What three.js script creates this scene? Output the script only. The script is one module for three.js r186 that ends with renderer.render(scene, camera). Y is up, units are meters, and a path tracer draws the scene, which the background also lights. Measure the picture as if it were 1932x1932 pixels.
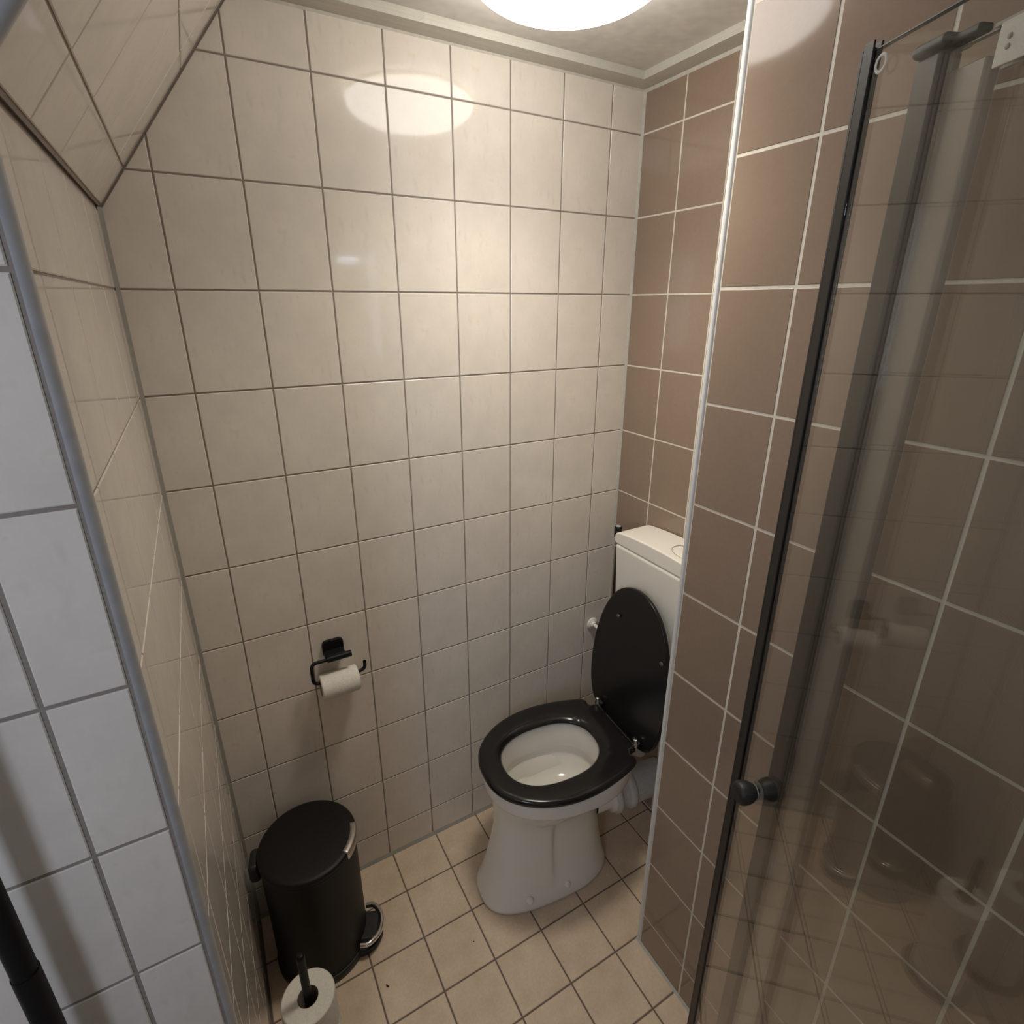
import * as THREE from 'three';
import { RectAreaLightUniformsLib } from 'three/addons/lights/RectAreaLightUniformsLib.js';
import { RoundedBoxGeometry } from 'three/addons/geometries/RoundedBoxGeometry.js';
import { mergeGeometries } from 'three/addons/utils/BufferGeometryUtils.js';

// ---------------------------------------------------------------- camera, light, exposure
const scene = new THREE.Scene();
scene.background = new THREE.Color(0.02, 0.02, 0.022);
const camera = new THREE.PerspectiveCamera(86.872, 1, 0.02, 20);
camera.position.set(0.1085, 1.6938, 1.3006);
camera.rotation.set(-0.34186, -0.514818, 0.00085, 'YXZ');
camera.setViewOffset(1932, 1932, 3.6, 29.2, 1932, 1932);
camera.updateProjectionMatrix();
const renderer = new THREE.WebGLRenderer({ antialias: true });
renderer.toneMapping = THREE.LinearToneMapping;
renderer.toneMappingExposure = 1.0;
renderer.shadowMap.enabled = true;
RectAreaLightUniformsLib.init();

const LAMP = { x: 0.74, z: 0.38, colour: new THREE.Color(1.0, 0.925, 0.80), power: 2.15, glow: 7.5 };
const ceilingBulb = new THREE.SpotLight(LAMP.colour, LAMP.power, 0, 1.14, 1, 2);
ceilingBulb.position.set(LAMP.x, 2.195, LAMP.z);
ceilingBulb.target.position.set(LAMP.x, 0, LAMP.z);
ceilingBulb.castShadow = true; ceilingBulb.shadow.radius = 5; ceilingBulb.name = 'ceiling_bulb';
scene.add(ceilingBulb, ceilingBulb.target);
const DAY = { x: -0.76, y: 1.7, z: 1.75, w: 0.28, h: 0.66, colour: new THREE.Color(0.67, 0.785, 1.0), power: 10.5, glow: 2.2 };
const daylight = new THREE.RectAreaLight(DAY.colour, DAY.power, DAY.w, DAY.h);
daylight.position.set(DAY.x, DAY.y, DAY.z - 0.012); daylight.lookAt(DAY.x, DAY.y, 0); daylight.name = 'window_daylight';
scene.add(daylight);

// ---------------------------------------------------------------- helpers
let seed = 20240611;
const rnd = () => { seed = (seed * 1664525 + 1013904223) >>> 0; return seed / 4294967296; };
const V = (x, y, z) => new THREE.Vector3(x, y, z);
const lin = (r, g, b) => new THREE.Color().setRGB(r, g, b);
const used = new Map();
function numbered(name) {
  const n = used.get(name) || 0; used.set(name, n + 1);
  return n ? `${name}_${String(n).padStart(3, '0')}` : name;
}
function shade(o) { o.castShadow = true; o.receiveShadow = true; return o; }
function part(name, geometry, material, parent) {
  const m = shade(new THREE.Mesh(geometry, material)); m.name = name; parent.add(m); return m;
}
function thing(name, label, category, [x, y, z] = [0, 0, 0], turn = 0, group) {
  const o = new THREE.Group(); o.name = numbered(name); scene.add(o);
  o.position.set(x, y, z); o.rotation.y = turn; o.userData = { label, category };
  if (group) o.userData.group = group;
  return o;
}
function struct(name, geometry, material, label) {
  const m = shade(new THREE.Mesh(geometry, material)); m.name = name; m.userData = { kind: 'structure', label }; scene.add(m); return m;
}
function block(x0, x1, y0, y1, z0, z1) {
  const g = new THREE.BoxGeometry(x1 - x0, y1 - y0, z1 - z0); g.translate((x0 + x1) / 2, (y0 + y1) / 2, (z0 + z1) / 2); return g;
}
function merge(list) { return mergeGeometries(list.map(g => { const h = g.index ? g.toNonIndexed() : g; for (const k of Object.keys(h.attributes)) if (!['position', 'normal', 'uv'].includes(k)) h.deleteAttribute(k); return h; })); }
// surface through closed loops of points; wrap joins the last loop to the first
function loft(loops, { wrap = false, capStart = false, capEnd = false } = {}) {
  const n = loops[0].length, pos = [], uv = [], idx = [];
  loops.forEach((L, j) => L.forEach((p, i) => { pos.push(p.x, p.y, p.z); uv.push(i / n, j / loops.length); }));
  const m = loops.length, last = wrap ? m : m - 1;
  for (let j = 0; j < last; j++) for (let i = 0; i < n; i++) {
    const a = j * n + i, b = j * n + (i + 1) % n, c = ((j + 1) % m) * n + i, d = ((j + 1) % m) * n + (i + 1) % n;
    idx.push(a, b, d, a, d, c);
  }
  const cap = (j, flip) => {
    const c = V(0, 0, 0); loops[j].forEach(p => c.add(p)); c.divideScalar(n);
    const k = pos.length / 3; pos.push(c.x, c.y, c.z); uv.push(0.5, 0.5);
    for (let i = 0; i < n; i++) { const a = j * n + i, b = j * n + (i + 1) % n; flip ? idx.push(k, b, a) : idx.push(k, a, b); }
  };
  if (capStart) cap(0, true);
  if (capEnd) cap(m - 1, false);
  const g = new THREE.BufferGeometry();
  g.setAttribute('position', new THREE.Float32BufferAttribute(pos, 3)); g.setAttribute('uv', new THREE.Float32BufferAttribute(uv, 2));
  g.setIndex(idx); g.computeVertexNormals(); return g;
}
function tube(points, r, { seg = 60, rad = 14, tension = 0.5, closed = false } = {}) {
  return new THREE.TubeGeometry(new THREE.CatmullRomCurve3(points, closed, 'catmullrom', tension), seg, r, rad, closed);
}
// a path of straight runs with rounded bends
function bentPath(pts, r) {
  const path = new THREE.CurvePath(); let from = pts[0].clone();
  for (let i = 1; i < pts.length - 1; i++) {
    const a = pts[i].clone().add(pts[i - 1].clone().sub(pts[i]).setLength(r)), b = pts[i].clone().add(pts[i + 1].clone().sub(pts[i]).setLength(r));
    path.add(new THREE.LineCurve3(from, a)); path.add(new THREE.QuadraticBezierCurve3(a, pts[i].clone(), b)); from = b;
  }
  path.add(new THREE.LineCurve3(from, pts[pts.length - 1])); return path;
}
function lathe(profile, seg = 48) { return new THREE.LatheGeometry(profile.map(([r, y]) => new THREE.Vector2(Math.max(r, 0.0001), y)), seg); }

// ---------------------------------------------------------------- materials
function noiseTile(size, cells, salt) {               // periodic value noise
  const g = new Float32Array(cells * cells); let s = salt >>> 0;
  for (let i = 0; i < g.length; i++) { s = (s * 1664525 + 1013904223) >>> 0; g[i] = s / 4294967296; }
  const out = new Float32Array(size * size), f = t => t * t * (3 - 2 * t);
  for (let y = 0; y < size; y++) for (let x = 0; x < size; x++) {
    const u = x / size * cells, v = y / size * cells, i = Math.floor(u), j = Math.floor(v), a = f(u - i), b = f(v - j);
    const at = (p, q) => g[(q % cells) * cells + (p % cells)];
    out[y * size + x] = (at(i, j) * (1 - a) + at(i + 1, j) * a) * (1 - b) + (at(i, j + 1) * (1 - a) + at(i + 1, j + 1) * a) * b;
  }
  return out;
}
function texture(size, fn, srgb) {
  const data = new Uint8Array(size * size * 4);
  for (let i = 0; i < size * size; i++) { const c = fn(i); data[i * 4] = c[0]; data[i * 4 + 1] = c[1]; data[i * 4 + 2] = c[2]; data[i * 4 + 3] = 255; }
  const t = new THREE.DataTexture(data, size, size); t.wrapS = t.wrapT = THREE.RepeatWrapping; t.magFilter = THREE.LinearFilter; t.minFilter = THREE.LinearMipmapLinearFilter; t.generateMipmaps = true;
  if (srgb) t.colorSpace = THREE.SRGBColorSpace; t.needsUpdate = true; return t;
}
const S = 512, n1 = noiseTile(S, 7, 11), n2 = noiseTile(S, 19, 23), n3 = noiseTile(S, 53, 37), n4 = noiseTile(S, 150, 41), n5 = noiseTile(S, 256, 53);
// glazed marble look: cloudy base, soft grey and ochre veins
const marble = texture(S, i => {
  const c = (n1[i] - 0.5) * 7 + (n2[i] - 0.5) * 6 + (n3[i] - 0.5) * 3 + (n4[i] - 0.5) * 2;
  const x = i % S, y = (i / S) | 0, k = ((y + x * 3) % S) * S + ((x * 3 - y + S) % S);       // stretched, slanting streaks
  const streak = Math.max(0, n2[k] * 0.7 + n3[i] * 0.3 - 0.64) * 38 * Math.max(0, n1[i] * 2 - 0.7);
  const ochre = Math.max(0, n3[i] - 0.78) * 60 * Math.max(0, n2[i] - 0.45);
  return [245 + c - streak - ochre * 0.9, 244 + c - streak * 1.05 - ochre * 1.9, 244 + c - streak - ochre * 3.2];
}, true);
const speckle = texture(S, i => { const c = (n4[i] - 0.5) * 14 + (n3[i] - 0.5) * 8 + (n1[i] - 0.5) * 8; return [240 + c, 240 + c, 240 + c]; }, true);
const fine = texture(S, i => { const c = (n4[i] - 0.5) * 5 + (n3[i] - 0.5) * 3 + (n1[i] - 0.5) * 4; return [243 + c, 243 + c, 243 + c]; }, true);
const clay = texture(S, i => { const c = (n4[i] - 0.5) * 10 + (n2[i] - 0.5) * 14 + (n1[i] - 0.5) * 14; return [240 + c, 239 + c * 1.1, 238 + c * 1.3]; }, true);
const grain = texture(S, i => { const c = 128 + (n5[i] - 0.5) * 120 + (n4[i] - 0.5) * 80; return [c, c, c]; });
const ripple = texture(S, i => { const c = 128 + (n2[i] - 0.5) * 150 + (n3[i] - 0.5) * 30; return [c, c, c]; });
const std = o => new THREE.MeshStandardMaterial(o);
const M = {
  beigeTile: std({ color: lin(0.80, 0.735, 0.65), map: marble, roughness: 0.07, bumpMap: ripple, bumpScale: 0.00006 }),
  brownTile: std({ color: lin(0.335, 0.245, 0.182), map: fine, roughness: 0.09, bumpMap: ripple, bumpScale: 0.00006 }),
  floorTile: std({ color: lin(0.77, 0.605, 0.435), map: clay, roughness: 0.5, bumpMap: grain, bumpScale: 0.0001 }),
  greyGrout: std({ color: lin(0.31, 0.262, 0.225), map: speckle, roughness: 0.9, bumpMap: grain, bumpScale: 0.0003 }),
  paleGrout: std({ color: lin(0.84, 0.78, 0.66), map: speckle, roughness: 0.85, bumpMap: grain, bumpScale: 0.0003 }),
  floorGrout: std({ color: lin(0.2, 0.155, 0.125), map: speckle, roughness: 0.9, bumpMap: grain, bumpScale: 0.0003 }),
  sealant: std({ color: lin(0.33, 0.31, 0.27), map: speckle, roughness: 0.6 }),
  paleSealant: std({ color: lin(0.55, 0.53, 0.46), map: speckle, roughness: 0.5 }),
  paint: std({ color: lin(0.83, 0.79, 0.73), map: speckle, roughness: 0.85, bumpMap: grain, bumpScale: 0.0002 }),
  moulding: std({ color: lin(0.74, 0.71, 0.62), map: speckle, roughness: 0.7, bumpMap: grain, bumpScale: 0.0005 }),
  trim: std({ color: lin(0.74, 0.74, 0.72), roughness: 0.5 }),
  ceramic: std({ color: lin(0.84, 0.81, 0.75), roughness: 0.07, bumpMap: ripple, bumpScale: 0.00004 }),
  plastic: std({ color: lin(0.87, 0.84, 0.76), roughness: 0.35, bumpMap: grain, bumpScale: 0.00006 }),
  pipe: std({ color: lin(0.68, 0.66, 0.62), map: speckle, roughness: 0.4 }),
  seat: std({ color: lin(0.012, 0.011, 0.0105), roughness: 0.16, bumpMap: ripple, bumpScale: 0.00004 }),
  seatLid: new THREE.MeshPhysicalMaterial({ color: lin(0.009, 0.0088, 0.0086), roughness: 0.25, specularIntensity: 0.7, bumpMap: grain, bumpScale: 0.00003 }),
  chrome: std({ color: lin(0.78, 0.77, 0.75), metalness: 1, roughness: 0.12 }),
  steel: std({ color: lin(0.62, 0.58, 0.54), metalness: 1, roughness: 0.3, bumpMap: grain, bumpScale: 0.00004 }),
  clearBumper: new THREE.MeshPhysicalMaterial({ color: lin(0.06, 0.06, 0.065), roughness: 0.12, clearcoat: 1, clearcoatRoughness: 0.1 }),
  blackPowder: new THREE.MeshPhysicalMaterial({ color: lin(0.0065, 0.006, 0.0055), roughness: 0.5, specularIntensity: 0.6, bumpMap: grain, bumpScale: 0.00008 }),
  blackPlastic: std({ color: lin(0.013, 0.0125, 0.012), roughness: 0.5, bumpMap: grain, bumpScale: 0.00008 }),
  blackMetal: new THREE.MeshPhysicalMaterial({ color: lin(0.008, 0.008, 0.0085), roughness: 0.45, specularIntensity: 0.4 }),
  satin: std({ color: lin(0.22, 0.19, 0.16), metalness: 0.2, roughness: 0.38, bumpMap: grain, bumpScale: 0.00003 }),
  glassEdge: std({ color: lin(0.035, 0.036, 0.03), roughness: 0.3 }),
  bronze: std({ color: lin(0.032, 0.028, 0.025), metalness: 0.4, roughness: 0.45, bumpMap: grain, bumpScale: 0.00004 }),
  paper: std({ color: lin(0.82, 0.78, 0.70), map: speckle, roughness: 0.95, bumpMap: grain, bumpScale: 0.0006 }),
  card: std({ color: lin(0.36, 0.29, 0.22), map: speckle, roughness: 0.9 }),
  glass: new THREE.MeshPhysicalMaterial({ color: lin(0.97, 0.972, 0.962), transmission: 1, thickness: 0, roughness: 0.0, ior: 1.52 }),
  creamMetal: std({ color: lin(0.62, 0.60, 0.50), map: speckle, roughness: 0.45, bumpMap: grain, bumpScale: 0.0003 }),
  scale: std({ color: lin(0.62, 0.6, 0.54), map: speckle, roughness: 0.8 }),
  diffuser: std({ color: lin(0.85, 0.85, 0.83), roughness: 0.25, emissive: LAMP.colour.clone().lerp(lin(1, 1, 1), 0.45), emissiveIntensity: LAMP.glow }),
  frosted: std({ color: lin(0.8, 0.82, 0.85), roughness: 0.4, emissive: DAY.colour, emissiveIntensity: DAY.glow }),
  slit: std({ color: lin(0.8, 0.82, 0.85), roughness: 0.4, emissive: lin(0.62, 0.75, 1.0), emissiveIntensity: 14 }),
  greyCap: std({ color: lin(0.55, 0.56, 0.55), roughness: 0.4 }),
  crumb: std({ color: lin(0.03, 0.018, 0.012), roughness: 0.8 }),
};

// ---------------------------------------------------------------- tiles
// convex polygon helpers in a wall's own plane (metres)
const clip = (poly, a, b, c) => {                                   // keep a x + b y <= c
  const out = [];
  poly.forEach((p, i) => {
    const q = poly[(i + 1) % poly.length], dp = a * p[0] + b * p[1] - c, dq = a * q[0] + b * q[1] - c;
    if (dp <= 0) out.push(p);
    if ((dp < 0 && dq > 0) || (dp > 0 && dq < 0)) { const t = dp / (dp - dq); out.push([p[0] + (q[0] - p[0]) * t, p[1] + (q[1] - p[1]) * t]); }
  });
  return out;
};
const inset = (poly, d) => poly.map((p, i) => {
  const a = poly[(i + poly.length - 1) % poly.length], b = poly[(i + 1) % poly.length];
  const e = (u, v) => { const x = v[0] - u[0], y = v[1] - u[1], l = Math.hypot(x, y) || 1; return [-y / l, x / l]; };
  const m = e(a, p), k = e(p, b), q = 1 + m[0] * k[0] + m[1] * k[1];
  return [p[0] + d * (m[0] + k[0]) / q, p[1] + d * (m[1] + k[1]) / q];
});
const PROUD = 0.0016, SUNK = 0.0012, CHAMFER = 0.0013, tileCache = new Map();
function tileGeometry(poly, variant, high) {                              // poly is counter-clockwise around 0,0
  const key = poly.map(p => p.map(v => v.toFixed(5)).join()).join(';') + variant + high;
  if (tileCache.has(key)) return tileCache.get(key);
  const bev = Math.min(CHAMFER, high * 0.8), top = inset(poly, bev), pos = [], uv = [], ox = [0.13, 0.41, 0.62, 0.87, 0.29, 0.74][variant], oy = [0.71, 0.17, 0.93, 0.38, 0.55, 0.05][variant];
  const put = (p, z) => { pos.push(p[0], p[1], z); uv.push(p[0] * 1.6 + ox, p[1] * 1.6 + oy); };
  const n = poly.length;
  for (let i = 1; i < n - 1; i++) { put(top[0], high); put(top[i], high); put(top[i + 1], high); }
  for (let i = 0; i < n; i++) {
    const j = (i + 1) % n;
    for (const [a, za, b, zb] of [[poly, high - bev * 0.75, top, high], [poly, -SUNK, poly, high - bev * 0.75]]) {
      put(a[i], za); put(a[j], za); put(b[j], zb); put(a[i], za); put(b[j], zb); put(b[i], zb);
    }
  }
  const g = new THREE.BufferGeometry();
  g.setAttribute('position', new THREE.Float32BufferAttribute(pos, 3)); g.setAttribute('uv', new THREE.Float32BufferAttribute(uv, 2)); g.computeVertexNormals();
  tileCache.set(key, g); return g;
}
// lay tiles on a plane: origin o, axes u and v, grout lines at us and vs, optional cutting lines [a, b, c]
function lay(parent, material, o, u, v, us, vs, { gap = 0.003, cuts = [], tilt = 0.0022, high = PROUD } = {}) {
  const n = u.clone().cross(v), basis = new THREE.Matrix4().makeBasis(u, v, n), q0 = new THREE.Quaternion().setFromRotationMatrix(basis);
  for (let i = 0; i < us.length - 1; i++) for (let j = 0; j < vs.length - 1; j++) {
    const g = gap / 2;
    let poly = [[us[i] + g, vs[j] + g], [us[i + 1] - g, vs[j] + g], [us[i + 1] - g, vs[j + 1] - g], [us[i] + g, vs[j + 1] - g]];
    for (const [a, b, c] of cuts) { poly = clip(poly, a, b, c); if (poly.length < 3) break; }
    if (poly.length < 3) continue;
    let area = 0; poly.forEach((p, k) => { const r = poly[(k + 1) % poly.length]; area += p[0] * r[1] - r[0] * p[1]; });
    if (area < 0.0004) continue;
    const cx = poly.reduce((s, p) => s + p[0], 0) / poly.length, cy = poly.reduce((s, p) => s + p[1], 0) / poly.length;
    const t = part('tile', tileGeometry(poly.map(p => [p[0] - cx, p[1] - cy]), Math.floor(rnd() * 6), high), material, parent);
    t.position.copy(o).addScaledVector(u, cx).addScaledVector(v, cy);
    t.quaternion.copy(q0).multiply(new THREE.Quaternion().setFromEuler(new THREE.Euler((rnd() - 0.5) * tilt, (rnd() - 0.5) * tilt, 0)));
  }
}
const steps = (from, to, origin, pitch) => {                        // grout lines between two ends
  const out = [from]; let k = Math.ceil((from - origin) / pitch + 0.06);
  for (let x = origin + k * pitch; x < to - 0.008; x += pitch) out.push(x);
  out.push(to); return out;
};

// ---------------------------------------------------------------- the room
const FLUSH = 0.0007, XA = 1.2515, XB = 0.929, ZP = 0.5845, ZF = 0.70, TOP = 2.222, CEIL = 2.24, ROWS = [0.1109, 0.20108], BACK = 1.75, WEST = -1.05;
const SX = 0.004, SY = 1.856, SLOPE = Math.atan2(0.346, 0.249), sdir = V(Math.cos(SLOPE), Math.sin(SLOPE), 0), sn = V(Math.sin(SLOPE), -Math.cos(SLOPE), 0);
const sEnd = (CEIL - SY) / Math.sin(SLOPE);
const rows = steps(0.004, TOP, ROWS[0], ROWS[1]);
const slopeCut = [-Math.sin(SLOPE), Math.cos(SLOPE), -Math.sin(SLOPE) * SX + Math.cos(SLOPE) * SY - 0.002];   // keeps what lies below the sloping ceiling
const plate = pts => { const s = new THREE.Shape(); pts.forEach(([x, y], i) => i ? s.lineTo(x, y) : s.moveTo(x, y)); return s; };

const floor = struct('floor', block(WEST - 0.08, XA + 0.07, -0.06, -PROUD, -0.08, BACK + 0.08), M.floorGrout, 'floor of square peach beige tiles with brown grout');
lay(floor, M.floorTile, V(0, -PROUD, 0), V(1, 0, 0), V(0, 0, -1), steps(0.003, XA - 0.003, 0.2536, 0.1496), [-ZP + 0.002, -0.4345, -0.2867, -0.1389, -0.004], { gap: 0.0042, tilt: 0.003 });
lay(floor, M.floorTile, V(0, -PROUD, 0), V(1, 0, 0), V(0, 0, -1), steps(0.003, XB - 0.001, 0.2536, 0.1496), [-1.321, -1.1735, -1.0257, -0.8779, -0.7301, -ZP + 0.002], { gap: 0.0042, tilt: 0.003 });

const wallBack = struct('wall_back', block(-0.08, XA + 0.07, 0, CEIL + 0.06, -0.08, -PROUD), M.greyGrout, 'back wall of beige marbled tiles');
lay(wallBack, M.beigeTile, V(0, 0, -PROUD), V(1, 0, 0), V(0, 1, 0), steps(0.003, XA - 0.002, 0.0951, 0.15), rows, { gap: 0.0032, cuts: [slopeCut] });
const wallRight = struct('wall_right', block(XA + FLUSH, XA + 0.07, 0, CEIL + 0.06, -PROUD, ZP + 0.02), M.paleGrout, 'brown tiled wall behind the cistern');
lay(wallRight, M.brownTile, V(XA + FLUSH, 0, 0), V(0, 0, 1), V(0, 1, 0), [0.0035, 0.1474, 0.299, 0.4495, ZP - 0.002], rows, { gap: 0.0044, high: FLUSH });
const wallPier = struct('wall_pier', block(XB + FLUSH, XA + 0.07, 0, CEIL + 0.06, ZP + 0.002, BACK + 0.08), M.paleGrout, 'projecting brown tiled wall beside the shower door');
lay(wallPier, M.brownTile, V(XB + FLUSH, 0, 0), V(0, 0, 1), V(0, 1, 0), [0.5962, 0.7408, 0.8867, 1.0326, 1.180, 1.328, 1.475, 1.622], rows.slice(0, -1).concat(CEIL - 0.003), { gap: 0.0052, high: FLUSH });
const wallLeft = struct('wall_left', block(-0.08, -PROUD, 0, SY + 0.12, -PROUD, ZF - 0.002), M.greyGrout, 'narrow beige tiled side wall left of the bin');
lay(wallLeft, M.beigeTile, V(-PROUD, 0, 0), V(0, 0, -1), V(0, 1, 0), [-0.694, -0.637, -0.487, -0.337, -0.187, -0.037, -0.004].map(v => v), rows.filter(y => y < SY).concat(SY - 0.004), { gap: 0.003 });
// sloping tiled ceiling under the stairs
{
  const t = 0.07, a = [SX, SY], b = [SX + Math.cos(SLOPE) * sEnd, CEIL], g = new THREE.ExtrudeGeometry(plate([[a[0] - sn.x * PROUD, a[1] - sn.y * PROUD], [b[0] - sn.x * PROUD, b[1] - sn.y * PROUD], [b[0] - sn.x * t, b[1] - sn.y * t], [a[0] - sn.x * t, a[1] - sn.y * t]]), { depth: ZF - 0.004, bevelEnabled: false });
  const slope = struct('ceiling_slope', g, M.greyGrout, 'sloping beige tiled ceiling over the left side');
  lay(slope, M.beigeTile, V(SX - sn.x * PROUD, SY - sn.y * PROUD, 0), V(0, 0, -1), sdir, [-ZF + 0.008, -0.54, -0.39, -0.24, -0.09, -0.004], [0.004, 0.0825, 0.2825, sEnd - 0.006], { gap: 0.003 });
}
// front wall with the sloping head of the opening
{
  const pts = [[WEST - 0.08, 0], [-PROUD, 0], [-PROUD, SY + 0.002], [SX + Math.cos(SLOPE) * sEnd - 0.004, CEIL + 0.004], [WEST - 0.08, CEIL + 0.004]];
  const g = new THREE.ExtrudeGeometry(plate(pts), { depth: 0.06, bevelEnabled: false }); g.translate(0, 0, ZF - 0.06 - PROUD);
  const wallFront = struct('wall_front', g, M.greyGrout, 'pale tiled wall facing the room at the left edge');
  const s = 0.007, cut = [Math.sin(SLOPE), -Math.cos(SLOPE), Math.sin(SLOPE) * SX - Math.cos(SLOPE) * SY - s];
  lay(wallFront, M.beigeTile, V(0, 0, ZF - PROUD), V(1, 0, 0), V(0, 1, 0), [-0.98, -0.83, -0.68, -0.53, -0.38, -0.23, -0.08, -0.007], rows.slice(0, -1).concat(CEIL - 0.004), { gap: 0.0046 });
  lay(wallFront, M.beigeTile, V(0, 0, ZF - PROUD), V(1, 0, 0), V(0, 1, 0), [-0.007, 0.07, 0.22, 0.36], rows.slice(0, -1).concat(CEIL - 0.004), { gap: 0.0046, cuts: [cut] });
}
struct('ceiling', block(WEST - 0.08, XA + 0.07, CEIL, CEIL + 0.06, -0.08, BACK + 0.08), M.paint, 'painted ceiling');
// rear of the room, behind the camera: a frosted window and a narrow slit above
{
  const s = plate([[WEST - 0.08, 0], [XB + 0.02, 0], [XB + 0.02, CEIL], [WEST - 0.08, CEIL]]);
  const hole = (x0, x1, y0, y1) => { const h = new THREE.Path(); h.moveTo(x0, y0); h.lineTo(x0, y1); h.lineTo(x1, y1); h.lineTo(x1, y0); h.closePath(); s.holes.push(h); };
  hole(DAY.x - DAY.w / 2, DAY.x + DAY.w / 2, DAY.y - DAY.h / 2, DAY.y + DAY.h / 2); hole(0.815, 0.922, 1.896, 1.920);
  const g = new THREE.ExtrudeGeometry(s, { depth: 0.08, bevelEnabled: false }); g.translate(0, 0, BACK);
  struct('wall_rear', g, M.paint, 'plastered rear wall');
  struct('wall_outer', block(WEST - 0.08, WEST, 0, CEIL, ZF, BACK + 0.001), M.paint, 'plastered outer wall');
  const w = struct('window_1', block(DAY.x - DAY.w / 2, DAY.x + DAY.w / 2, DAY.y - DAY.h / 2, DAY.y + DAY.h / 2, BACK + 0.004, BACK + 0.012), M.frosted, 'frosted window');
  part('window_frame', merge([block(DAY.x - DAY.w / 2 - 0.03, DAY.x - DAY.w / 2 + 0.012, DAY.y - DAY.h / 2 - 0.03, DAY.y + DAY.h / 2 + 0.03, BACK - 0.008, BACK - 0.001), block(DAY.x + DAY.w / 2 - 0.012, DAY.x + DAY.w / 2 + 0.03, DAY.y - DAY.h / 2 - 0.03, DAY.y + DAY.h / 2 + 0.03, BACK - 0.008, BACK - 0.001), block(DAY.x - DAY.w / 2, DAY.x + DAY.w / 2, DAY.y + DAY.h / 2, DAY.y + DAY.h / 2 + 0.03, BACK - 0.008, BACK - 0.001), block(DAY.x - DAY.w / 2, DAY.x + DAY.w / 2, DAY.y - DAY.h / 2 - 0.03, DAY.y - DAY.h / 2, BACK - 0.008, BACK - 0.001)]), M.trim, w);
  struct('window_2', block(0.815, 0.922, 1.896, 1.920, BACK + 0.004, BACK + 0.012), M.slit, 'narrow window slit');
  const slit = new THREE.RectAreaLight(lin(0.62, 0.75, 1.0), 2, 0.107, 0.024); slit.position.set(0.8685, 1.908, BACK - 0.004); slit.lookAt(0.8685, 1.908, 0); slit.name = 'slit_daylight'; scene.add(slit);
}
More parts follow.
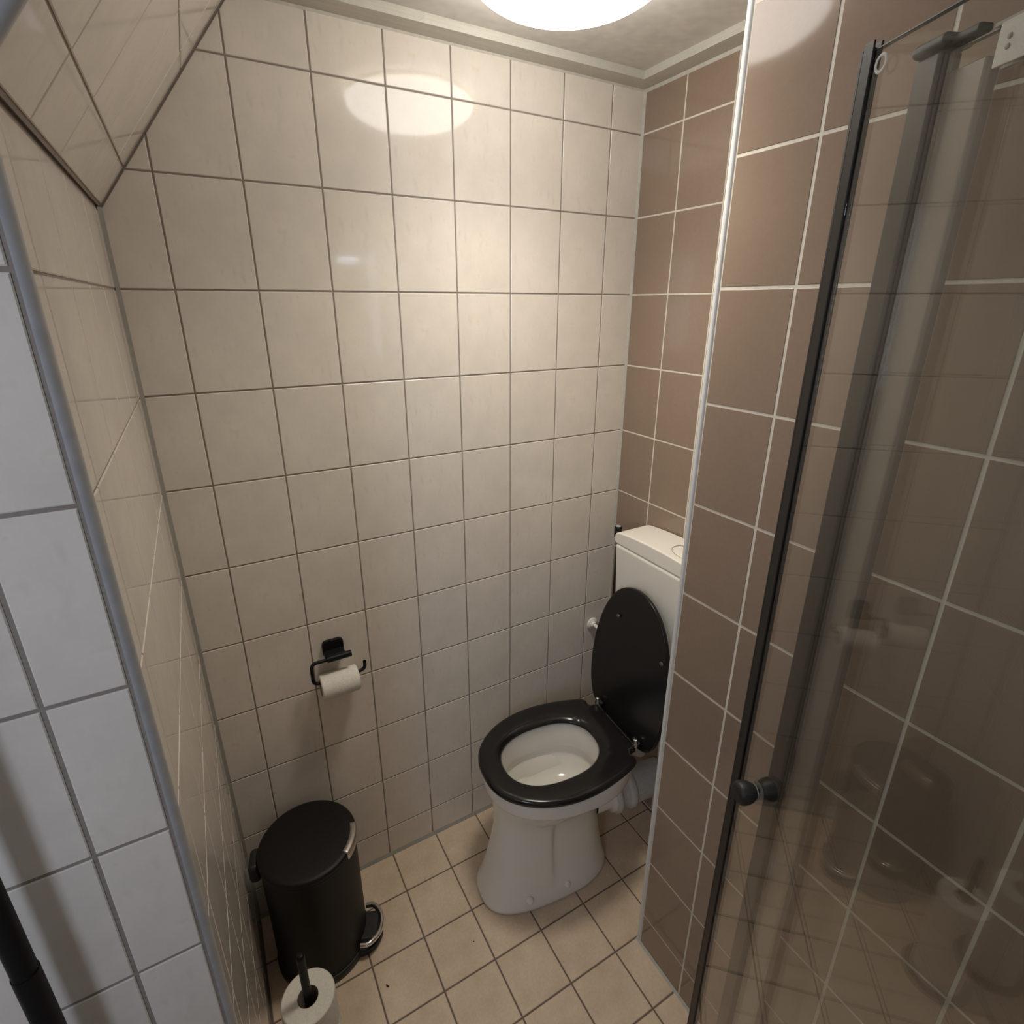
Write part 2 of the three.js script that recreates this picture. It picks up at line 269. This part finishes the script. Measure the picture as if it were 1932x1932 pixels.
// trims: corner profiles, ceiling moulding, silicone joints
{
  const quarter = (r, h) => { const s = new THREE.Shape(); s.moveTo(0, 0); s.lineTo(r, 0); s.absarc(0, 0, r, 0, Math.PI / 2, false); s.lineTo(0, 0); const g = new THREE.ExtrudeGeometry(s, { depth: h, bevelEnabled: false, curveSegments: 8 }); return g; };
  const r = 0.0095;
  const edge = std({ color: lin(0.45, 0.45, 0.45), map: speckle, roughness: 0.35 });
  const up = new THREE.Matrix4().makeBasis(V(1, 0, 0), V(0, 0, 1), V(0, -1, 0));                       // quarter section turned upright, hanging down
  const g1 = quarter(r, SY); g1.applyMatrix4(up); g1.translate(-0.0055, SY, ZF - 0.0095);
  struct('trim_1', g1, edge, 'pale corner profile on the front wall edge');
  const L = sEnd, m = new THREE.Matrix4().makeBasis(sn.clone(), V(0, 0, 1), sdir.clone().negate());
  const g2 = quarter(r, L); g2.applyMatrix4(m); g2.translate(SX - sn.x * 0.0055 + sdir.x * L, SY - sn.y * 0.0055 + sdir.y * L, ZF - 0.0095);
  struct('trim_2', g2, edge, 'pale corner profile along the sloping edge');
  const g3 = new RoundedBoxGeometry(0.016, CEIL, 0.0125, 3, 0.005); g3.translate(XB + 0.0055, CEIL / 2, ZP + 0.0055);
  struct('trim_3', g3, M.trim, 'white corner profile on the brown pier');
  const mould = (x0, x1, z0, z1) => block(x0, x1, TOP, CEIL, z0, z1);
  struct('trim_4', mould(0.27, XA, 0, 0.056), M.moulding, 'painted ceiling moulding over the back wall');
  struct('trim_5', mould(XA - 0.056, XA, 0.056, ZP), M.moulding, 'painted ceiling moulding over the brown wall');
  const fillet = (len, s) => { const g = new THREE.ExtrudeGeometry(plate([[0, 0], [s, 0], [0, s]]), { depth: len, bevelEnabled: false }); return g; };
  const f1 = fillet(XA, 0.008); f1.applyMatrix4(new THREE.Matrix4().makeBasis(V(0, 0, 1), V(0, 1, 0), V(-1, 0, 0))); f1.translate(XA, 0, 0);
  struct('trim_6', f1, M.sealant, 'grey silicone joint along the back wall');
  const f2 = fillet(CEIL, 0.0055); f2.applyMatrix4(new THREE.Matrix4().makeBasis(V(-1, 0, 0), V(0, 0, 1), V(0, 1, 0))); f2.translate(XA, 0, 0);
  struct('trim_7', f2, M.paleSealant, 'pale silicone joint in the right corner');
  const f3 = fillet(SY, 0.007); f3.applyMatrix4(new THREE.Matrix4().makeBasis(V(0, 0, 1), V(1, 0, 0), V(0, 1, 0))); f3.translate(0, 0, 0);
  struct('trim_8', f3, M.sealant, 'beige silicone joint in the left corner');
  const f4 = fillet(BACK - ZP, 0.006); f4.applyMatrix4(new THREE.Matrix4().makeBasis(V(-1, 0, 0), V(0, 1, 0), V(0, 0, -1))); f4.translate(XB, 0, BACK);
  struct('trim_9', f4, M.paleSealant, 'pale silicone joint along the foot of the brown pier');
  const f5 = fillet(XA - 0.2, 0.004); f5.applyMatrix4(new THREE.Matrix4().makeBasis(V(0, 0, 1), V(0, -1, 0), V(1, 0, 0))); f5.translate(0.2, TOP, 0);
  struct('trim_10', f5, M.moulding, 'caulked joint under the back moulding');
  const f6 = fillet(ZP, 0.006); f6.applyMatrix4(new THREE.Matrix4().makeBasis(V(-1, 0, 0), V(0, -1, 0), V(0, 0, 1))); f6.translate(XA, TOP, 0);
  struct('trim_11', f6, M.moulding, 'caulked joint under the right moulding');
}

// ---------------------------------------------------------------- ceiling lamp
{
  const t = thing('ceiling_lamp', 'round glowing white ceiling lamp at the top', 'lamp', [LAMP.x, CEIL, LAMP.z]);
  part('base', lathe([[0, 0], [0.155, 0], [0.163, -0.004], [0.163, -0.018], [0, -0.018]], 64), M.plastic, t);
  const prof = []; for (let i = 0; i <= 24; i++) { const a = i / 24 * Math.PI / 2; prof.push([0.175 * Math.pow(Math.cos(a), 0.8), -0.024 - 0.059 * Math.pow(Math.sin(a), 1.1)]); }
  prof.unshift([0.172, -0.018]);
  part('diffuser', lathe(prof.reverse(), 72), M.diffuser, t);
}

// ---------------------------------------------------------------- toilet
const egg = (N, fn) => Array.from({ length: N }, (_, i) => fn(i / N * Math.PI * 2));
const superR = (ang, a, b, p) => Math.pow(Math.pow(Math.abs(Math.cos(ang)) / a, p) + Math.pow(Math.abs(Math.sin(ang)) / b, p), -1 / p);
{
  const N = 160, TILT = 0.075, t = thing('toilet', 'white floor-standing toilet with black seat and raised black lid', 'toilet', [1.052, 0, 0.297], Math.PI - TILT);
  // local x runs to the front of the pan, local z to one side
  const ring = (fc, a, b, y, p, groove = 0) => egg(N, th => {
    const r = superR(th, a, b, p); let x = fc + r * Math.cos(th), z = r * Math.sin(th) * (1 - 0.05 * Math.cos(th));
    if (groove && Math.abs(z) > b * 0.5) { const k = 1 / (1 + Math.exp((x - 0.262) / 0.0035)); z *= 1 - groove * k; }
    return V(x, y, z);
  });
  const hole = (k, y, f = 0.23) => egg(N, th => { const r = superR(th, 0.152 * k, 0.110 * k, 2.3); return V(f + r * Math.cos(th), y, r * Math.sin(th)); });
  const outer = [
    ring(0.25, 0.203, 0.108, 0.0, 2.7), ring(0.25, 0.211, 0.116, 0.004, 2.7), ring(0.25, 0.212, 0.117, 0.016, 2.7), ring(0.25, 0.206, 0.112, 0.034, 2.7),
    ring(0.248, 0.196, 0.104, 0.07, 2.6, 0.02), ring(0.246, 0.186, 0.097, 0.12, 2.5, 0.06), ring(0.243, 0.174, 0.09, 0.19, 2.4, 0.09), ring(0.24, 0.167, 0.088, 0.25, 2.3, 0.09), ring(0.237, 0.17, 0.096, 0.30, 2.25, 0.04),
    ring(0.23, 0.182, 0.115, 0.335, 2.2), ring(0.222, 0.193, 0.132, 0.358, 2.2), ring(0.214, 0.205, 0.149, 0.38, 2.2), ring(0.208, 0.213, 0.160, 0.393, 2.2),
    ring(0.206, 0.2185, 0.167, 0.3955, 2.2), ring(0.205, 0.2245, 0.1715, 0.3965, 2.2), ring(0.205, 0.2265, 0.1735, 0.402, 2.2), ring(0.205, 0.2275, 0.1745, 0.415, 2.2), ring(0.205, 0.2275, 0.1745, 0.438, 2.2), ring(0.205, 0.2255, 0.1725, 0.446, 2.2), ring(0.205, 0.22, 0.167, 0.45, 2.2),
    hole(1.05, 0.45), hole(1.0, 0.447), hole(0.985, 0.44), hole(0.985, 0.40), hole(0.99, 0.365), hole(1.03, 0.358), hole(1.06, 0.35), hole(1.02, 0.325), hole(0.9, 0.295), hole(0.7, 0.278), hole(0.45, 0.272), hole(0.2, 0.27), hole(0.05, 0.2695),
  ];
  part('pan', loft(outer, { capStart: true, capEnd: true }), M.ceramic, t);
  // spigot at the back of the pan
  const spigot = lathe([[0.044, 0], [0.046, 0.05], [0.058, 0.055], [0.060, 0.064], [0.056, 0.068], [0.02, 0.068]], 40); spigot.rotateZ(Math.PI / 2); spigot.translate(0.075, 0.2, 0);
  part('spigot', spigot, M.ceramic, t);
  for (const [x, z] of [[0.22, -0.1095], [0.345, -0.1055], [0.22, 0.1095], [0.345, 0.1055]]) {
    const g = lathe([[0, 0.006], [0.006, 0.0055], [0.0095, 0.003], [0.0105, 0], [0.0105, -0.006]], 24); g.rotateX(Math.sign(z) * 0.9); g.translate(x, 0.047, z);
    part('bolt_cap', g, M.ceramic, t);
  }
  const collar = lathe([[0.05, 0], [0.06, 0.002], [0.067, 0.008], [0.067, 0.018], [0.06, 0.024], [0.056, 0.028], [0.056, 0.05], [0.063, 0.054], [0.066, 0.06], [0.066, 0.07], [0.062, 0.076], [0.056, 0.08], [0.055, 0.196]], 44); collar.rotateZ(Math.PI / 2); collar.rotateY(-TILT); collar.translate(0.008, 0.2, 0);
  part('waste_pipe', collar, M.pipe, t);
  // seat: ring with notches beside the hinge tab
  const half = [[0.442, 0], [0.437, 0.05], [0.412, 0.1], [0.35, 0.15], [0.27, 0.177], [0.19, 0.181], [0.115, 0.17], [0.06, 0.155], [0.034, 0.145], [0.024, 0.133], [0.026, 0.118], [0.021, 0.107], [0.006, 0.104], [0, 0.098], [0, 0.05]];
  const full = [...half.map(([f, s]) => V(f, 0, s)), V(0, 0, 0), ...half.slice(1).reverse().map(([f, s]) => V(f, 0, -s))];
  const O = new THREE.CatmullRomCurve3(full, true, 'centripetal').getPoints(200).slice(0, -1);
  const I = O.map(p => { const th = Math.atan2(p.z, p.x - 0.23), r = superR(th, 0.146, 0.1035, 2.35); return V(0.23 + r * Math.cos(th), 0, r * Math.sin(th)); });
  const y0 = 0.4535, y1 = 0.4755, prof = [[0.05, y0], [0, y0 + 0.005], [0, y0 + 0.011], [0.025, y1 - 0.0055], [0.08, y1 - 0.002], [0.2, y1], [0.45, y1], [0.7, y1 - 0.002], [0.86, y1 - 0.006], [0.96, y1 - 0.0125], [1, y0 + 0.004], [0.97, y0]];
  part('seat', loft(prof.map(([q, y]) => O.map((p, i) => V(p.x + (I[i].x - p.x) * q, y, p.z + (I[i].z - p.z) * q))), { wrap: true }), M.seat, t);
  // raised lid, leaning back a little
  const lh = [[0.465, 0], [0.455, 0.05], [0.425, 0.095], [0.37, 0.133], [0.29, 0.161], [0.2, 0.174], [0.11, 0.171], [0.05, 0.156], [0.016, 0.134], [0.002, 0.105], [0, 0.05]];
  const lf = [...lh.map(([h, s]) => V(0, h, s)), V(0, 0, 0), ...lh.slice(1).reverse().map(([h, s]) => V(0, h, -s))];
  const LO = new THREE.CatmullRomCurve3(lf, true, 'centripetal').getPoints(160).slice(0, -1);
  const lc = V(0, 0.23, 0), lay2 = (k, x) => LO.map(p => V(x, lc.y + (p.y - lc.y) * k, p.z * k));
  const lid = part('lid', loft([lay2(0.3, 0.0035), lay2(0.9, 0.0045), lay2(0.965, 0.006), lay2(0.99, 0.006), lay2(1, 0.003), lay2(1, -0.004), lay2(0.985, -0.008), lay2(0.9, -0.011), lay2(0.3, -0.012)], { capStart: true, capEnd: true }), M.seatLid, t);
  lid.position.set(-0.012, 0.458, 0); lid.rotation.z = 0.085;
  for (const [h, s] of [[0.35, 0.072], [0.315, -0.132]]) {
    const g = new THREE.SphereGeometry(0.0058, 18, 12); g.scale(0.75, 1, 1.25); g.translate(0.0075, h, s); part('bumper', g, M.clearBumper, lid);
  }
  for (const s of [-0.098, 0.098]) {
    const h = part('hinge', lathe([[0, 0], [0.008, 0], [0.0095, 0.003], [0.0095, 0.01], [0.007, 0.013], [0.007, 0.022], [0.005, 0.025], [0, 0.025]], 24).translate(0.002, 0.474, s), M.chrome, t);
    part('barrel', new THREE.CylinderGeometry(0.0075, 0.0075, 0.03, 20).rotateX(Math.PI / 2).translate(-0.008, 0.482, s * 0.96), M.seat, h);
  }
}

// ---------------------------------------------------------------- cistern on the brown wall
{
  const Z0 = 0.151, Z1 = 0.485, W = Z1 - Z0, F = 1.122, D = XA - 0.003 - F;
  const t = thing('cistern', 'white plastic cistern on the brown wall behind the raised lid', 'cistern', [F, 0, Z0]);
  const body = new RoundedBoxGeometry(D, 0.352, W, 5, 0.014); body.translate(D / 2, 0.8395, W / 2);
  const p = body.attributes.position; for (let i = 0; i < p.count; i++) { const k = (1.0155 - p.getY(i)) / 0.352; p.setX(i, p.getX(i) + (D - p.getX(i)) * 0.16 * k); p.setZ(i, W / 2 + (p.getZ(i) - W / 2) * (1 - 0.05 * k)); }
  body.computeVertexNormals(); part('tank', body, M.plastic, t);
  const s = new THREE.Shape(); s.moveTo(0.008, 1.0175); s.lineTo(W - 0.008, 1.0175); s.quadraticCurveTo(W - 0.003, 1.018, W - 0.003, 1.023); s.lineTo(W - 0.003, 1.034); s.bezierCurveTo(W - 0.003, 1.041, W - 0.009, 1.045, W - 0.02, 1.047); s.bezierCurveTo(W * 0.7, 1.0585, W * 0.3, 1.0585, 0.02, 1.047); s.bezierCurveTo(0.009, 1.045, 0.003, 1.041, 0.003, 1.034); s.lineTo(0.003, 1.023); s.quadraticCurveTo(0.003, 1.018, 0.008, 1.0175);
  const lid = new THREE.ExtrudeGeometry(s, { depth: D - 0.012, bevelEnabled: true, bevelSize: 0.004, bevelThickness: 0.005, bevelSegments: 4, curveSegments: 24 });
  lid.applyMatrix4(new THREE.Matrix4().makeBasis(V(0, 0, 1), V(0, 1, 0), V(-1, 0, 0))); lid.translate(D - 0.006, 0, 0);
  const lidMesh = part('lid', lid, M.plastic, t);
  part('flush_pipe', tube([V(0.045, 0.3, 0.137), V(0.05, 0.36, 0.137), V(0.062, 0.45, 0.137), V(0.066, 0.58, 0.137), V(0.066, 0.67, 0.137)], 0.024, { seg: 40, rad: 18 }), M.pipe, t);
  const oval = [[0.2, 0.0012], [0.9, 0.0012], [0.97, 0.0006], [1, -0.004]].map(([k, y]) => egg(48, a => { const x = 0.06 + 0.036 * k * Math.cos(a), z = 0.235 + 0.05 * k * Math.sin(a), q = (z - W / 2) / (W / 2 - 0.03); return V(x, 1.0602 - 0.0095 * q * q + y, z); }));
  part('flush_button', loft(oval, { capStart: true }), M.plastic, lidMesh);
  const rim = egg(48, a => { const z = 0.235 + 0.0515 * Math.sin(a), q = (z - W / 2) / (W / 2 - 0.03); return V(0.06 + 0.0375 * Math.cos(a), 1.0606 - 0.0095 * q * q, z); });
  part('button_gap', tube(rim, 0.0007, { seg: 96, rad: 6, closed: true }), M.sealant, lidMesh);
}
// cold water feed on the back wall
{
  const t = thing('supply_pipe', 'thin white water pipe with round rosette on the beige wall beside the lid', 'pipe', [1.178, 0.627, 0]);
  const r = lathe([[0.008, 0.016], [0.010, 0.015], [0.0115, 0.008], [0.019, 0.006], [0.0215, 0.003], [0.022, 0.0005]], 36); r.rotateX(Math.PI / 2);
  part('rosette', r, M.plastic, t);
  part('pipe', tube([V(0, 0, 0), V(0, 0, 0.05), V(0, 0, 0.12), V(0, 0.006, 0.15), V(0, 0.03, 0.162)], 0.0065, { seg: 40 }), M.plastic, t);
}
// dark stick in the corner behind the cistern
{
  const t = thing('brush_handle', 'black stick with grey topped cap standing in the corner left of the cistern', 'stick', [1.213, 0, 0.062]);
  part('pole', new THREE.CylinderGeometry(0.004, 0.004, 0.985, 20).translate(0, 0.4925, 0), M.blackPlastic, t);
  part('cap', lathe([[0.006, 0.975], [0.0115, 0.978], [0.012, 0.982], [0.012, 1.012], [0.0105, 1.0155], [0.009, 1.0155], [0.009, 1.0135], [0, 1.0135]].map(q => q), 32), M.blackPlastic, t);
  part('cap_top', new THREE.CylinderGeometry(0.0085, 0.0085, 0.002, 28).translate(0, 1.0146, 0), M.greyCap, t);
}

// ---------------------------------------------------------------- pedal bin
{
  const t = thing('pedal_bin', 'black round pedal bin in the left corner', 'bin', [0.155, 0, 0.157], -0.42);     // local x points to the pedal
  part('base', lathe([[0, 0], [0.116, 0], [0.121, 0.004], [0.121, 0.022], [0.118, 0.026], [0, 0.026]], 64), M.blackPlastic, t);
  part('body', lathe([[0, 0.02], [0.1165, 0.02], [0.1175, 0.03], [0.1175, 0.365], [0.1185, 0.37], [0.1185, 0.376], [0.1165, 0.379], [0, 0.379]], 72), M.blackPowder, t);
  const lid = part('lid', lathe([[0, 0.3975], [0.06, 0.397], [0.108, 0.3945], [0.1165, 0.392], [0.1205, 0.388], [0.1205, 0.379], [0.118, 0.378], [0, 0.378]].reverse(), 72), M.blackPowder, t);
  // steel grip on the lid edge
  const band = (a0, a1, prof) => { const loops = []; for (let i = 0; i <= 20; i++) { const a = a0 + (a1 - a0) * i / 20; loops.push(prof.map(([r, y]) => V(r * Math.cos(a), y, r * Math.sin(a)))); } return loft(loops, { capStart: true, capEnd: true }); };
  part('lid_grip', band(-0.34, 0.42, [[0.107, 0.3955], [0.118, 0.3935], [0.1225, 0.39], [0.1235, 0.372], [0.1215, 0.372], [0.1195, 0.388], [0.107, 0.3925]]), M.steel, lid);
  // pedal: bent steel loop over a black foot
  const foot = new THREE.Shape(); foot.moveTo(0.09, -0.05); foot.quadraticCurveTo(0.15, -0.055, 0.16, 0); foot.quadraticCurveTo(0.15, 0.055, 0.09, 0.05); foot.closePath();
  const fg = new THREE.ExtrudeGeometry(foot, { depth: 0.012, bevelEnabled: true, bevelSize: 0.003, bevelThickness: 0.003, bevelSegments: 3, curveSegments: 20 }); fg.rotateX(-Math.PI / 2); fg.translate(0, 0.004, 0);
  part('pedal_foot', fg, M.blackPlastic, t);
  part('pedal', tube([V(0.112, 0.05, -0.052), V(0.135, 0.051, -0.05), V(0.156, 0.049, -0.027), V(0.161, 0.047, 0), V(0.156, 0.049, 0.027), V(0.135, 0.051, 0.05), V(0.112, 0.05, 0.052)], 0.0072, { seg: 60, rad: 14 }), M.chrome, t);
  part('pedal_pad', new RoundedBoxGeometry(0.05, 0.012, 0.075, 3, 0.005).translate(0.128, 0.043, 0), M.blackPlastic, t);
  part('hinge', new RoundedBoxGeometry(0.028, 0.055, 0.062, 4, 0.012).translate(-0.128, 0.352, 0).rotateY(0.22), M.blackPlastic, t);
}

// ---------------------------------------------------------------- toilet paper
function rollGeometry(R, r, h) {
  return lathe([[r, 0], [R - 0.003, 0], [R, 0.003], [R + 0.0006, h * 0.5], [R, h - 0.003], [R - 0.003, h], [r, h], [r - 0.0012, h], [r - 0.0012, 0], [r, 0]], 64);
}
{
  const t = thing('paper_holder', 'black wall bracket with open bar on the beige wall', 'holder', [0.30, 0.83, 0]);
  const plateShape = new THREE.Shape(), w = 0.026, h0 = -0.012, h1 = 0.026, r = 0.01;
  plateShape.moveTo(-w, h0); plateShape.lineTo(w, h0); plateShape.lineTo(w, h1 - r); plateShape.absarc(w - r, h1 - r, r, 0, Math.PI / 2); plateShape.lineTo(-w + r, h1); plateShape.absarc(-w + r, h1 - r, r, Math.PI / 2, Math.PI); plateShape.closePath();
  const g = new THREE.ExtrudeGeometry(plateShape, { depth: 0.008, bevelEnabled: true, bevelSize: 0.001, bevelThickness: 0.001, bevelSegments: 2 }); g.translate(0, 0, 0.0005);
  part('backplate', merge([g, new RoundedBoxGeometry(0.052, 0.016, 0.036, 3, 0.005).translate(0, -0.008, 0.019)]), M.blackMetal, t);
  part('sleeve', new THREE.CylinderGeometry(0.0085, 0.0085, 0.062, 28).rotateZ(Math.PI / 2).translate(0.008, -0.008, 0.038), M.blackMetal, t);
  const bar = bentPath([V(-0.02, -0.008, 0.038), V(-0.064, -0.008, 0.038), V(-0.064, -0.071, 0.038), V(0.071, -0.071, 0.038), V(0.071, -0.045, 0.038)], 0.016);
  part('bar', new THREE.TubeGeometry(bar, 120, 0.0046, 14), M.blackMetal, t);
  const roll = thing('toilet_roll', 'nearly used up toilet roll hanging on the wall bracket', 'toilet roll', [0.301, 0.7425, 0.038], 0);
  const rg = rollGeometry(0.034, 0.0225, 0.098); rg.translate(0, -0.049, 0); rg.rotateZ(Math.PI / 2); part('paper', rg, M.paper, roll);
  const cg = lathe([[0.0224, 0], [0.0224, 0.0985], [0.0212, 0.0985], [0.0212, 0], [0.0224, 0]], 40); cg.translate(0, -0.0492, 0); cg.rotateZ(Math.PI / 2); part('core', cg, M.card, roll);
}
{
  const [x, z] = [0.093, 0.452], t = thing('roll_stand', 'thin black spare roll stand before the bin', 'stand', [x, 0, z]);
  part('base', lathe([[0, 0], [0.07, 0], [0.074, 0.003], [0.074, 0.007], [0.07, 0.01], [0, 0.01]], 56), M.blackMetal, t);
  part('pole', lathe([[0.0085, 0.01], [0.0085, 0.425], [0.0075, 0.431], [0.004, 0.433], [0, 0.433]], 24), M.blackMetal, t);
  const labels = ['spare white toilet roll beneath two others on the stand', 'spare white toilet roll in the middle of the stack on the stand', 'topmost white toilet roll on the black stand in front of the bin'];
  const proto = new THREE.Group();
  part('paper', rollGeometry(0.0555, 0.0215, 0.0955), M.paper, proto);
  part('core', lathe([[0.0214, 0], [0.0214, 0.0957], [0.0202, 0.0957], [0.0202, 0], [0.0214, 0]], 40), M.card, proto);
  labels.forEach((label, i) => {
    const r = proto.clone(); r.name = numbered('toilet_roll'); r.position.set(x + (i === 1 ? 0.001 : 0), 0.0103 + i * 0.0962, z); r.rotation.y = i * 1.3;
    r.userData = { label, category: 'toilet roll', group: 'spare rolls on the stand' }; scene.add(r);
  });
}

// ---------------------------------------------------------------- folded glass shower door
{
  const e = V(-0.375, 0, 0.927).normalize(), n = V(0.927, 0, 0.375).normalize();
  const t = thing('shower_door', 'folded glass shower door with black edge profiles at the right', 'shower door');
  const B = new THREE.Matrix4().makeBasis(e, V(0, 1, 0), n.clone().negate());        // local x along the pane, local -z into the wall
  const at = (s, y, k) => e.clone().multiplyScalar(s).addScaledVector(n, k).add(V(0, y, 0));
  const box = (s0, s1, y0, y1, k0, k1, r = 0) => { const g = r ? new RoundedBoxGeometry(s1 - s0, y1 - y0, k1 - k0, 3, r) : new THREE.BoxGeometry(s1 - s0, y1 - y0, k1 - k0); g.applyMatrix4(B); const c = at((s0 + s1) / 2, (y0 + y1) / 2, (k0 + k1) / 2); g.translate(c.x, c.y, c.z); return g; };
  const K1 = 1.049, K2 = 1.13, S0 = 0.541, SE = 1.02, H = 1.938;
  part('glass_pane', box(S0, SE, 0.02, H, K1 - 0.003, K1 + 0.003), M.glass, t);
  part('glass_pane', box(0.55, SE, 0.02, H, K2 - 0.003, K2 + 0.003), M.glass, t);
  // leading edge profile: U channel with a seal
  part('edge_profile', merge([box(0.531, 0.545, 0.012, 1.948, K1 - 0.0055, K1 - 0.0032, 0.0008), box(0.531, 0.545, 0.012, 1.948, K1 + 0.0032, K1 + 0.0055, 0.0008), box(0.531, 0.536, 0.012, 1.945, K1 - 0.0045, K1 + 0.0045)]), M.bronze, t);
  part('edge_seal', box(0.526, 0.531, 0.012, 1.944, K1 - 0.005, K1 + 0.005, 0.0015), M.blackPlastic, t);
  for (const [s0, k] of [[S0, K1], [0.552, K2]]) part('pane_edge', box(s0, SE - 0.004, H + 0.0002, H + 0.0018, k - 0.0028, k + 0.0028, 0.0005), M.glassEdge, t);
  const post = part('hinge_post', box(0.514, 0.545, 0.0, 1.943, 1.12, 1.147, 0.003), M.bronze, t);
  part('post_cap', merge([box(0.511, 0.556, 1.943, 1.956, 1.113, 1.151, 0.006), box(0.55, 0.585, 1.944, 1.952, 1.122, 1.138, 0.003)]), M.blackPlastic, post);
  part('wall_channel', box(0.547, 0.588, 0.0, 1.924, 1.1345, 1.152, 0.002), M.satin, t);
  part('end_profile', merge([box(SE - 0.004, SE + 0.02, 0.012, 1.948, K1 - 0.01, K2 + 0.01, 0.003)]), M.bronze, t);
  // double sided knob
  const c = at(0.585, 0.985, K1);
  for (const side of [-1, 1]) {
    const g = lathe([[0, 0.031], [0.011, 0.0305], [0.0158, 0.0285], [0.0178, 0.024], [0.0178, 0.017], [0.0158, 0.009], [0.0125, 0.0035], [0.0115, 0.0015]], 36);
    g.rotateX(side < 0 ? Math.PI / 2 : -Math.PI / 2); g.applyMatrix4(B); g.translate(c.x, c.y, c.z);
    const off = n.clone().multiplyScalar(side < 0 ? -0.0032 : 0.0032); g.translate(off.x, off.y, off.z);
    const k = part('knob', g, M.blackPlastic, t), w = lathe([[0.004, 0.0001], [0.013, 0.0001], [0.013, 0.0012], [0.004, 0.0012]], 32);
    w.rotateX(side < 0 ? Math.PI / 2 : -Math.PI / 2); w.applyMatrix4(B); w.translate(c.x + off.x, c.y, c.z + off.z); part('washer', w, M.sealant, k);
  }
  // limescale ring left on the pane, cream bracket over the top edge of the rear pane
  const ring = lathe([[0.0052, 0.0001], [0.0056, 0.0009], [0.0078, 0.0009], [0.0084, 0.0001]], 40); ring.rotateX(Math.PI / 2); ring.scale(1, 1.1, 1); ring.applyMatrix4(B); const rc = at(0.5575, 1.9235, K1 - 0.0031); ring.translate(rc.x, rc.y, rc.z);
  part('residue_ring', ring, M.scale, t);
  const br = part('bracket', merge([box(0.607, 0.67, 1.905, 1.942, K2 - 0.0065, K2 - 0.0032, 0.001), box(0.607, 0.67, 1.905, 1.942, K2 + 0.0032, K2 + 0.0065, 0.001), box(0.600, 0.67, H + 0.0019, 1.9435, K2 - 0.0065, K2 + 0.0065, 0.001)]), M.creamMetal, t);
  for (const y of [1.927, 1.919]) { const g = lathe([[0, 0.001], [0.0022, 0.0008], [0.0026, 0]], 18); g.rotateX(Math.PI / 2); g.applyMatrix4(B); const q = at(0.619, y, K2 - 0.0065); g.translate(q.x, q.y, q.z); part('screw', g, M.sealant, br); }
}

// ---------------------------------------------------------------- pole before the front wall, crumbs
{
  const t = thing('towel_stand', 'black upright tube before the pale wall at the lower left', 'stand', [-0.1515, 0, 0.735]);
  part('base', lathe([[0, 0], [0.024, 0], [0.026, 0.003], [0.024, 0.008], [0, 0.008]], 40), M.blackMetal, t);
  part('lower_tube', new THREE.CylinderGeometry(0.0122, 0.0122, 1.03, 28).translate(0, 0.523, 0), M.blackMetal, t);
  part('upper_tube', lathe([[0.0112, 1.036], [0.0112, 1.53], [0.008, 1.536], [0, 1.537]], 28), M.blackMetal, t);
}
{
  const seedShape = (a, b, c) => { const g = new THREE.IcosahedronGeometry(1, 2); const p = g.attributes.position; for (let i = 0; i < p.count; i++) { const k = 1 + 0.18 * Math.sin(p.getX(i) * 5 + p.getZ(i) * 7); p.setXYZ(i, p.getX(i) * a * k, p.getY(i) * b, p.getZ(i) * c * k); } g.computeVertexNormals(); return g; };
  const a = thing('crumb', 'dark elongated crumb on the floor tiles in front of the bin', 'crumb', [0.276, 0.0016, 0.35], 0.5); part('speck', seedShape(0.0022, 0.0014, 0.0052), M.crumb, a);
  const b = thing('crumb', 'tiny brown crumb on the floor tile left of the toilet foot', 'crumb', [0.52, 0.0008, 0.366]); part('speck', seedShape(0.002, 0.0008, 0.0018), M.crumb, b);
}
scene.traverse(o => { if (o.isMesh) { o.castShadow = true; o.receiveShadow = true; } });
renderer.render(scene, camera);
